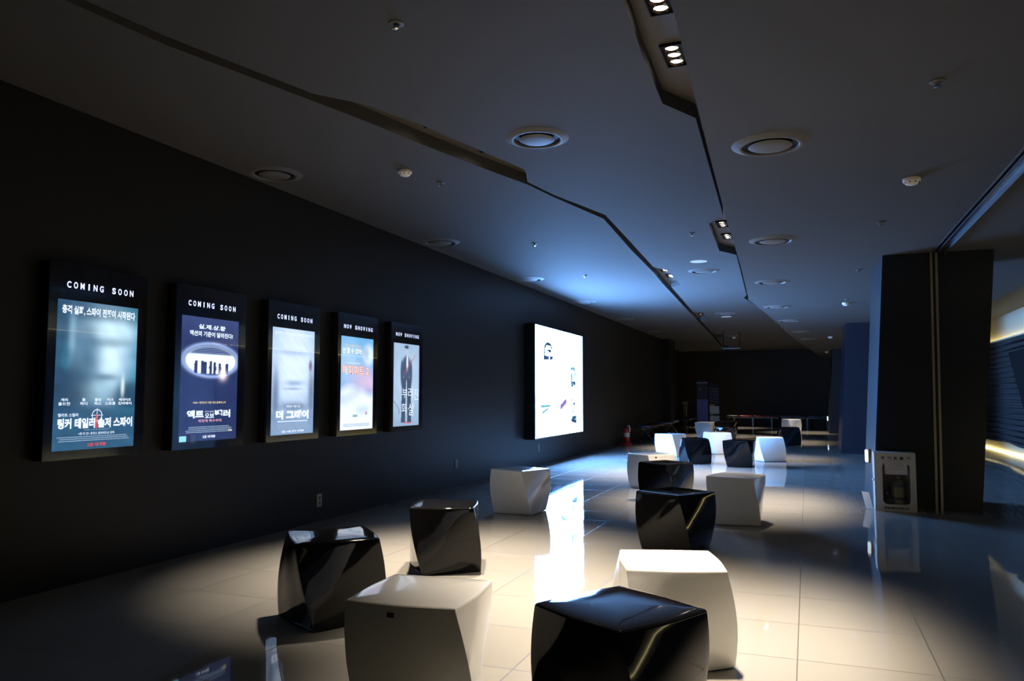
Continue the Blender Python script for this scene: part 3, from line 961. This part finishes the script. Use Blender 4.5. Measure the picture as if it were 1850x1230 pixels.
def sect(a, t):
    """radius of the stool at angle a (from a corner at the top) and height t (0 floor, 1 top)"""
    rc = 0.316 * (1 + 0.085 * math.sin(math.pi * min(1, t * 0.92 + 0.02)) ** 1.0 - 0.045 * (1 - t))
    ph = (a - TW * (1 - t) + math.pi / 4) % (math.pi / 2) - math.pi / 4     # 0 on a corner
    half = rc * math.cos(math.pi / 4)
    x = math.pi / 4 - abs(ph)                                                # 0 at the middle of a side
    flat = half / math.cos(x)
    bow = 1 + 0.055 * math.cos(2 * x)                                        # the sides swell a little
    r = flat * bow / (1 + 0.0)
    lim = rc * 1.012                                                         # eased corner
    k = 0.006
    return -k * math.log(math.exp(-r / k) + math.exp(-lim / k))


def make_stool(mat):
    b = NB()
    NA = 128
    hs = [0.004 / SH, 0.02] + [0.06 + 0.895 * i / 16 for i in range(17)]
    rings = []
    for t in hs:
        rings.append([(sect(2 * math.pi * k / NA + TW * (1 - t), t), t * SH, 2 * math.pi * k / NA + TW * (1 - t)) for k in range(NA)])
    rings[0] = [(r - 0.004, z, a) for r, z, a in rings[0]]
    top = 0.955
    tw = TW * (1 - top)
    for ang in (22, 45, 68, 90):                                             # rounded lip
        d = R(ang)
        e = 0.012
        rings.append([(sect(2 * math.pi * k / NA + tw, top) - e * (1 - math.cos(d)), top * SH + (SH * (1 - top) - 0.008) * math.sin(d), 2 * math.pi * k / NA + tw) for k in range(NA)])
    for fr, dz in ((0.85, 0.0035), (0.6, 0.0065), (0.3, 0.008)):
        rings.append([((sect(2 * math.pi * k / NA + tw, top) - 0.012) * fr, SH - 0.008 + dz, 2 * math.pi * k / NA + tw) for k in range(NA)])
    V = [[b.verts.new((r * math.cos(a), r * math.sin(a), z)) for r, z, a in rg] for rg in rings]
    for A, B in zip(V, V[1:]):
        for k in range(NA): b.faces.new((A[k], A[(k + 1) % NA], B[(k + 1) % NA], B[k]))
    c = b.verts.new((0, 0, SH))
    for k in range(NA): b.faces.new((V[-1][k], V[-1][(k + 1) % NA], c))
    b.faces.new(V[0][::-1])
    bmesh.ops.recalc_face_normals(b, faces=b.faces)
    return b


def plate_for(root, wx, wy, z):
    """small dark maker badge on the side of a stool facing world point (wx, wy)"""
    a = math.atan2(wy - root.location.y, wx - root.location.x) - root.rotation_euler[2]
    t = z / SH
    r = sect(a, t)
    e = 0.01
    p0 = Vector((r * math.cos(a), r * math.sin(a), z))
    pa = Vector((sect(a + e, t) * math.cos(a + e), sect(a + e, t) * math.sin(a + e), z)) - Vector((sect(a - e, t) * math.cos(a - e), sect(a - e, t) * math.sin(a - e), z))
    r2 = sect(a, t - 0.03); r1 = sect(a, t + 0.03)
    pz = Vector((r1 * math.cos(a), r1 * math.sin(a), z + 0.03 * SH)) - Vector((r2 * math.cos(a), r2 * math.sin(a), z - 0.03 * SH))
    ax, az = pa.normalized(), pz.normalized()
    n = ax.cross(az).normalized()
    az = n.cross(ax)
    mt = Matrix((ax, n, az)).transposed().to_4x4()
    mt.translation = p0 + n * 0.0012
    b = NB(); bx(b, -0.014, 0.014, -0.002, 0.0015, -0.0085, 0.0085, 0.0008, 1); b.transform(mt)
    o = obj('maker_plate', b, 'black', root)
    b = NB(); bx(b, 0.009, 0.012, 0.0015, 0.0022, -0.003, 0.002); bx(b, -0.009, 0.004, 0.0015, 0.0020, -0.001, 0.001); b.transform(mt)
    obj('plate_marking', b, 'steel', o)


STOOLS = [  # x, y, turn of the top, colour, label, group
    (-0.680, 2.905, 12, 'k', 'big glossy black twisted stool nearest the camera, cut off by the bottom edge'),
    (-1.487, 2.857, 49, 'w', 'glossy white twisted stool at the front left, with a small dark badge below its top'),
    (-0.640, 3.810, 61, 'w', 'white twisted stool with glaring bright top, right behind the nearest black stool'),
    (-2.560, 3.800, -3, 'k', 'glossy black stool farthest left, its top mirroring blue posters'),
    (-2.510, 5.170, 64, 'k', 'glossy black stool standing alone behind the two front left stools'),
    (-2.945, 7.940, 21, 'w', 'white twisted stool left of the bright panel reflection, nearest the poster wall'),
    (-1.045, 6.530, 12, 'k', 'glossy black stool directly behind the glaring white stool'),
    (-0.685, 8.060, 31, 'w', 'white stool with sunlit top standing right of two black stools, mid distance'),
    (-1.610, 9.370, 10, 'k', 'glossy black stool overlapping a white stool on its left, mid distance'),
    (-2.030, 10.68, 2, 'w', 'white stool half hidden behind a black stool, dark badge at its top right'),
    (-2.720, 16.46, 14, 'w', 'bright blue-white stool at the left of the middle cluster, tiny badge on it'),
    (-1.990, 14.79, 59, 'k', 'black stool in the middle cluster between two white stools'),
    (-1.870, 17.50, 70, 'w', 'white stool at the middle of the cluster, behind two black stools'),
    (-1.160, 14.42, 31, 'k', 'black stool in the middle cluster touching the light blue stool on its right'),
    (-0.700, 15.82, 52, 'w', 'light blue lit white stool at the right end of the middle cluster'),
    (-2.950, 24.18, 31, 'w', 'far dim white stool below the standing banners'),
    (-1.980, 20.60, 40, 'k', 'far black stool just behind the middle white cluster stool'),
    (-2.420, 25.63, 5, 'k', 'far black stool right of the dim white stool, in deep shade'),
    (-0.530, 28.40, 74, 'w', 'farthest white stool, in front of the back benches'),
    (-0.460, 21.01, 53, 'k', 'far black stool overlapping the farthest white stool')]
proto = {}
for x, y, rot, c, lab in STOOLS:
    if c not in proto:
        root = thing('twisted_stool', lab, 'stool', (x, y, 0), R(rot), 'twisted glossy stools across the lobby floor')
        obj('shell', make_stool(c), 'blackgel' if c == 'k' else 'whitegel', root, smooth=40)
        proto[c] = root
    else:
        root = dup(proto[c], (x, y, 0), R(rot), lab)
    if 'front left, with' in lab: badge = (root, -1.50, 2.40, 0.425)
    if 'badge at its top right' in lab: badge2 = (root, -1.86, 10.3, 0.428)
    if 'tiny badge' in lab: badge3 = (root, -2.93, 16.0, 0.42)
plate_for(*badge); plate_for(*badge2); plate_for(*badge3)

# ------------------------------------------------------------------ respirator cabinet by the nearest pillar
cx0, cx1, cy0, cy1, ch = 0.672, 1.08, 9.40, 9.665, 0.635
t = thing('respirator_cabinet', 'cream respirator cabinet with a rounded window, standing before the nearest pillar', 'cabinet', (cx0, cy0, 0))
W, D = cx1 - cx0, cy1 - cy0
b = NB()
bx(b, 0, 0.012, 0.012, D, 0, ch); bx(b, W - 0.012, W, 0.012, D, 0, ch)
bx(b, 0.012, W - 0.012, 0.012, D, 0, 0.012); bx(b, 0.012, W - 0.012, 0.012, D, ch - 0.012, ch)
bx(b, 0.012, W - 0.012, D - 0.01, D, 0.012, ch - 0.012)
obj('body', b, 'cabinet', t)
# front door with a rounded window cut out of it
wx0, wx1, wz0, wz1, rr = 0.078, 0.350, 0.075, 0.525, 0.05
inner = []
for (cxx, czz, a0) in ((wx1 - rr, wz1 - rr, 0), (wx0 + rr, wz1 - rr, 90), (wx0 + rr, wz0 + rr, 180), (wx1 - rr, wz0 + rr, 270)):
    for k in range(9):
        a = R(a0 + 90 * k / 8); inner.append((cxx + rr * math.cos(a), czz + rr * math.sin(a)))
outer = []
for x, z in inner:
    dx, dz = x - W / 2, z - 0.3
    s = min((W / 2) / abs(dx) if dx else 9, (((ch - 0.3) if dz > 0 else 0.3) / abs(dz)) if dz else 9)
    outer.append((W / 2 + dx * s, 0.3 + dz * s))
b = NB()
# corners of the door leaf are added where the outline turns
def leaf(y):
    I = [b.verts.new((x, y, z)) for x, z in inner]; O = [b.verts.new((x, y, z)) for x, z in outer]
    return I, O
I0, O0 = leaf(0.0); I1, O1 = leaf(0.011)
n = len(inner)
for k in range(n):
    j = (k + 1) % n
    b.faces.new((I0[k], O0[k], O0[j], I0[j])); b.faces.new((I1[k], I1[j], O1[j], O1[k]))
    b.faces.new((I0[k], I0[j], I1[j], I1[k])); b.faces.new((O0[k], O1[k], O1[j], O0[j]))
for (X, Z) in ((0, 0), (W, 0), (0, ch), (W, ch)):
    best = None
    for k in range(n):
        j = (k + 1) % n
        (xa, za), (xb, zb) = outer[k], outer[j]
        on = lambda x, z: (abs(x - X) < 1e-6, abs(z - Z) < 1e-6)
        if (on(xa, za)[0] and on(xb, zb)[1]) or (on(xa, za)[1] and on(xb, zb)[0]): best = k
    if best is not None:
        k, j = best, (best + 1) % n
        p0 = b.verts.new((X, 0, Z)); p1 = b.verts.new((X, 0.011, Z))
        b.faces.new((O0[k], p0, O0[j])); b.faces.new((O1[k], O1[j], p1))
bmesh.ops.recalc_face_normals(b, faces=b.faces)
door = obj('door', b, 'cabinet', t)
b = NB(); bx(b, wx0 - 0.012, wx1 + 0.012, 0.012, 0.015, wz0 - 0.012, wz1 + 0.012); obj('window_pane', b, 'glass', door)
b = NB(); put_text(b, '공기호흡기', 0.055, 0.365, 0.562, 0.594, lambda u, v: (u, -0.0012, v), 0.03, spacing=0.66); obj('printed_title', b, 'print_dark', door)
b = NB(); put_text(b, 'MEGABOX', 0.145, 0.335, 0.026, 0.048, lambda u, v: (u, -0.0012, v), 0.035); obj('printed_name', b, 'print_dark', door)
b = NB()
pl = lambda u, v: (u, -0.0012, v)
for P in (((.088, .026), (.104, .026), (.104, .050), (.088, .046)), ((.120, .026), (.136, .026), (.136, .050), (.120, .046))):
    b.faces.new([b.verts.new(pl(*z)) for z in P])
obj('printed_emblem', b, 'print_dark', door)
b = NB(); b.faces.new([b.verts.new(pl(*z)) for z in ((.104, .050), (.112, .030), (.120, .050))]); obj('printed_emblem_point', b, 'print_red', door)
b = NB(); small_lines(b, pl, .10, .33, (.548,), .005, 21); obj('small_print', b, 'ink_grey', door)
b = NB(); small_lines(b, lambda u, v: (-0.0012, v, u), .50, .60, (.12, .15), .008, 22); obj('side_print', b, 'ink_grey', t)
b = NB(); bmesh.ops.create_uvsphere(b, u_segments=16, v_segments=10, radius=0.014, matrix=Matrix.Translation((-0.008, 0.06, 0.33)))
obj('latch_knob', b, 'chrome', t, smooth=60)
# note behind the pane
t2 = thing('paper_note', 'pale printed paper note behind the cabinet window', 'note', (cx0 + 0.215, cy0 + 0.019, 0.398))
b = NB(); bx(b, -0.112, 0.112, 0, 0.002, 0, 0.122); obj('sheet', b, 'paper', t2)
b = NB(); small_lines(b, lambda u, v: (u, -0.0008, v), -.09, .09, (.095, .075, .055), .005, 23); obj('small_print', b, 'ink_grey', t2)
# breathing set inside
t3 = thing('air_respirator', 'air tank with grey straps and mask inside the cream cabinet', 'respirator', (cx0 + 0.24, cy0 + 0.15, 0.014))
b = NB(); lathe(b, [(0.0005, 0), (0.05, 0.0), (0.075, 0.02), (0.078, 0.05), (0.078, 0.26), (0.06, 0.30), (0.025, 0.325), (0.025, 0.36), (0.0005, 0.36)], 28, close=False)
obj('air_tank', b, 'tank', t3, smooth=40)
for z in (0.10, 0.24):
    b = NB(); lathe(b, [(0.079, z), (0.082, z + 0.003), (0.082, z + 0.03), (0.079, z + 0.033)], 28, close=False)
    obj('strap', b, 'strap', t3, smooth=40)
b = NB(); bmesh.ops.create_uvsphere(b, u_segments=20, v_segments=12, radius=0.062, matrix=Matrix.Translation((-0.10, -0.03, 0.07)) @ Matrix.Diagonal((1, 0.8, 1.1, 1)))
obj('face_mask', b, 'strap', t3, smooth=60)
b = NB(); tube(b, [(-0.10, -0.06, 0.11), (-0.12, -0.08, 0.2), (-0.08, -0.085, 0.28), (0.0, -0.06, 0.33)], 0.012, 8); obj('hose', b, 'strap', t3, smooth=60)

# card leaning on the cabinet's left side
b = NB(); bx(b, -0.002, 0.002, 0, 0.115, 0, 0.20); b.transform(Matrix.Rotation(R(-16), 4, 'Y'))
o = tag(obj('leaning_card', b, 'paper', loc=(0.625, 9.44, 0.002)), 'small white card standing tilted at the left side of the cabinet', 'card')
o.location = (0.655, 9.435, 0.0035); o.rotation_euler = (0, 0, R(37))

# low guide lamps on the pillars
def guide(x, y, z, label):
    t = thing('guide_lamp', label, 'guide lamp', (x, y, z), 0, 'low lit guide lamps on the pillars')
    b = NB(); bx(b, -0.035, 0.0, -0.05, 0.05, 0, 0.16, 0.004, 1); obj('housing', b, 'guidewood', t)
    b = NB(); bx(b, -0.068, -0.036, -0.045, 0.045, 0.006, 0.154, 0.012, 2); obj('lens', b, 'guide', t)
guide(0.70, 10.2, 0.46, 'lit white guide lamp on the nearest pillar beside the cabinet')
guide(0.685, 28.35, 0.42, 'tiny lit guide lamp on the farthest pillar')

# ------------------------------------------------------------------ fire extinguisher
t = thing('fire_extinguisher', 'red fire extinguisher on a red base by the left wall', 'fire extinguisher', (-4.40, 19.8, 0))
b = NB(); lathe(b, [(0.0005, 0), (0.15, 0), (0.15, 0.02), (0.10, 0.06), (0.085, 0.065), (0.0005, 0.065)], 28, close=False); obj('base_dish', b, 'red', t, smooth=40)
b = NB(); lathe(b, [(0.0005, 0.066), (0.07, 0.066), (0.078, 0.08), (0.078, 0.36), (0.06, 0.41), (0.025, 0.44), (0.025, 0.46), (0.0005, 0.46)], 28, close=False); obj('cylinder', b, 'red', t, smooth=40)
b = NB(); lathe(b, [(0.0785, 0.2), (0.0792, 0.201), (0.0792, 0.31), (0.0785, 0.311)], 28, close=False); obj('paper_label', b, 'paper', t, smooth=40)
b = NB(); lathe(b, [(0.0005, 0.46), (0.03, 0.46), (0.03, 0.50), (0.0005, 0.50)], 16, close=False)
bx(b, -0.02, 0.10, -0.012, 0.012, 0.50, 0.515); bx(b, 0.0, 0.09, -0.012, 0.012, 0.53, 0.545); obj('valve_handle', b, 'black', t)
b = NB(); tube(b, [(0.02, -0.03, 0.48), (0.07, -0.05, 0.50), (0.10, -0.06, 0.44), (0.095, -0.05, 0.34)], 0.012, 8); obj('hose', b, 'white', t, smooth=60)


# ------------------------------------------------------------------ beam benches
def bench(label, loc, rz, seats, wide=0.52, group=None, cross=True):
    """row of padded seats on a beam; runs along its own +x"""
    t = thing('beam_bench', label, 'bench', loc, rz, group)
    n = len(seats)
    L = n * wide
    b = NB(); bx(b, 0.05, L - 0.05, -0.03, 0.03, 0.355, 0.395, 0.004, 1); obj('beam', b, 'frame_grey', t)
    for i, m in enumerate(seats):
        b = NB(); bx(b, i * wide + 0.02, (i + 1) * wide - 0.02, -0.22, 0.22, 0.42, 0.475, 0.02, 3); bx(b, (i + .5) * wide - 0.06, (i + .5) * wide + 0.06, -0.1, 0.1, 0.395, 0.42)
        obj('seat', b, m, t, smooth=40)
    for x in (0.3, L - 0.3) if n < 4 else (0.3, L / 2, L - 0.3):
        b = NB()
        if cross:
            tube(b, [(x, -0.26, 0.015), (x, 0.02, 0.36)], 0.018, 8); tube(b, [(x, 0.26, 0.015), (x, -0.02, 0.36)], 0.018, 8)
            bx(b, x - 0.025, x + 0.025, -0.29, -0.23, 0, 0.016); bx(b, x - 0.025, x + 0.025, 0.23, 0.29, 0, 0.016)
        else:
            bx(b, x - 0.03, x + 0.03, -0.03, 0.03, 0.012, 0.356); bx(b, x - 0.03, x + 0.03, -0.25, 0.25, 0, 0.014)
        obj('leg_frame', b, 'frame_grey', t, smooth=40)
    return t


bench('cross-legged dark bench along the left wall, nearest of the three', (-4.12, 20.5, 0), R(90), ['seat_dark', 'seat_red', 'seat_red', 'seat_red'], group='benches along the left wall')
bench('cross-legged blue bench along the left wall, second of the three', (-4.12, 23.3, 0), R(90), ['seat_blue'] * 4, group='benches along the left wall')
bench('cross-legged bench along the left wall, farthest of the three', (-4.10, 27.6, 0), R(90), ['seat_dark'] * 4, group='benches along the left wall')
bench('long low bench with maroon seats along the back wall', (-3.15, 33.2, 0), 0, ['seat_dark', 'seat_red', 'seat_red', 'seat_red'], 0.52, 'benches along the back wall', False)
bench('long low bench with slate blue seats along the back wall', (-1.06, 33.2, 0), 0, ['seat_blue'] * 4, 0.52, 'benches along the back wall', False)


# ------------------------------------------------------------------ standing banners and post sign at the far left
def banner(label, loc, rz, fn, W, H, lean):
    t = thing('standing_banner', label, 'banner', loc, rz, 'standing banners before the back wall')
    z0 = 0.32
    grid_print('printed_sheet', W, H, 24, 90, fn, t, lambda u, v: (u - W / 2, -0.012 + lean * (v / H), z0 + v), 'banner')
    b = NB(); bx(b, -W / 2 - .01, W / 2 + .01, -0.022, -0.006, z0 - 0.03, z0); obj('bottom_rail', b, 'white', t)
    b = NB(); tube(b, [(0, 0.05, 0.5), (0, lean + 0.012, z0 + H)], 0.01, 8); tube(b, [(0, 0.05, 0.5), (0.25, 0.3, 0.0)], 0.01, 8); tube(b, [(0, 0.05, 0.5), (-0.25, 0.3, 0.0)], 0.01, 8)
    tube(b, [(0, 0.05, 0.5), (-W / 2, -0.002, z0 - 0.015)], 0.008, 8); tube(b, [(0, 0.05, 0.5), (W / 2, -0.002, z0 - 0.015)], 0.008, 8)
    tube(b, [(-W / 2, -0.002, z0 - 0.015), (-W / 2 - 0.02, -0.05, 0.0)], 0.008, 8); tube(b, [(W / 2, -0.002, z0 - 0.015), (W / 2 + 0.02, -0.05, 0.0)], 0.008, 8)
    obj('stand', b, 'black', t)
    return t


def ban_blue(u, v):
    c = np.tile(np.array([0.02, 0.02, 0.05]), (len(u), 1))
    c = mixc(c, (0.16, 0.17, 0.55), (v < 0.55).astype(float))
    c = mixc(c, (0.35, 0.36, 0.75), ((v < 0.55) & (np.sin(v * 130) > 0.55)).astype(float) * 0.5)
    c = mixc(c, (0.5, 0.5, 0.5), ((v > 0.955) & (v < 0.97)).astype(float))
    c = mixc(c, (0.4, 0.38, 0.3), ((abs(u - .3) < .08) & (abs(v - .8) < .03)).astype(float) * .6)
    return c


def ban_dark(u, v):
    c = np.tile(np.array([0.02, 0.02, 0.035]), (len(u), 1))
    c = mixc(c, (0.75, 0.75, 0.72), ((v > 0.20) & (v < 0.40) & (u > .04) & (u < .96)).astype(float))
    c = mixc(c, (0.75, 0.75, 0.72), ((v > 0.0) & (v < 0.145) & (u > .04) & (u < .96)).astype(float))
    c = mixc(c, (0.55, 0.5, 0.05), ((v > 0.415) & (v < 0.44) & (u > .04) & (u < .5)).astype(float))
    c = mixc(c, (0.55, 0.5, 0.05), ((v > 0.16) & (v < 0.185) & (u > .04) & (u < .5)).astype(float))
    c = mixc(c, (0.35, 0.35, 0.5), ((v > 0.5) & (v < 0.9) & (np.sin(v * 95 + u * 4) > 0.75)).astype(float) * .6)
    return c


banner('dark standing banner with a blue lower half before the back wall', (-3.68, 29.6, 0), R(6), ban_blue, 0.40, 1.50, 0.10)
banner('dark standing banner with two white text panels before the back wall', (-3.27, 29.9, 0), R(12), ban_dark, 0.36, 1.42, 0.30)

t = thing('post_sign', 'pale post stand with a rounded head in the dark far left corner', 'sign', (-4.52, 31.0, 0))
b = NB(); bx(b, -0.16, 0.16, -0.15, 0.15, 0, 0.025, 0.006, 2); obj('base', b, 'stand', t)
b = NB(); bx(b, -0.065, 0.065, -0.02, 0.02, 0.025, 0.95); obj('post', b, 'stand', t)
b = NB(); bx(b, -0.012, 0.012, -0.0225, -0.0205, 0.45, 0.94); obj('dark_stripe', b, 'black', t)
b = NB()
P = [(-0.12, 0.95), (0.12, 0.95)] + [(0.12 * math.cos(R(a)), 0.97 + 0.085 * math.sin(R(a))) for a in range(0, 181, 15)]
A = [b.verts.new((x, -0.03, z)) for x, z in P]; B = [b.verts.new((x, 0.03, z)) for x, z in P]
b.faces.new(A); b.faces.new(B[::-1])
for k in range(len(P)): b.faces.new((A[k], A[(k + 1) % len(P)], B[(k + 1) % len(P)], B[k]))
bmesh.ops.recalc_face_normals(b, faces=b.faces)
obj('rounded_head', b, 'stand', t)
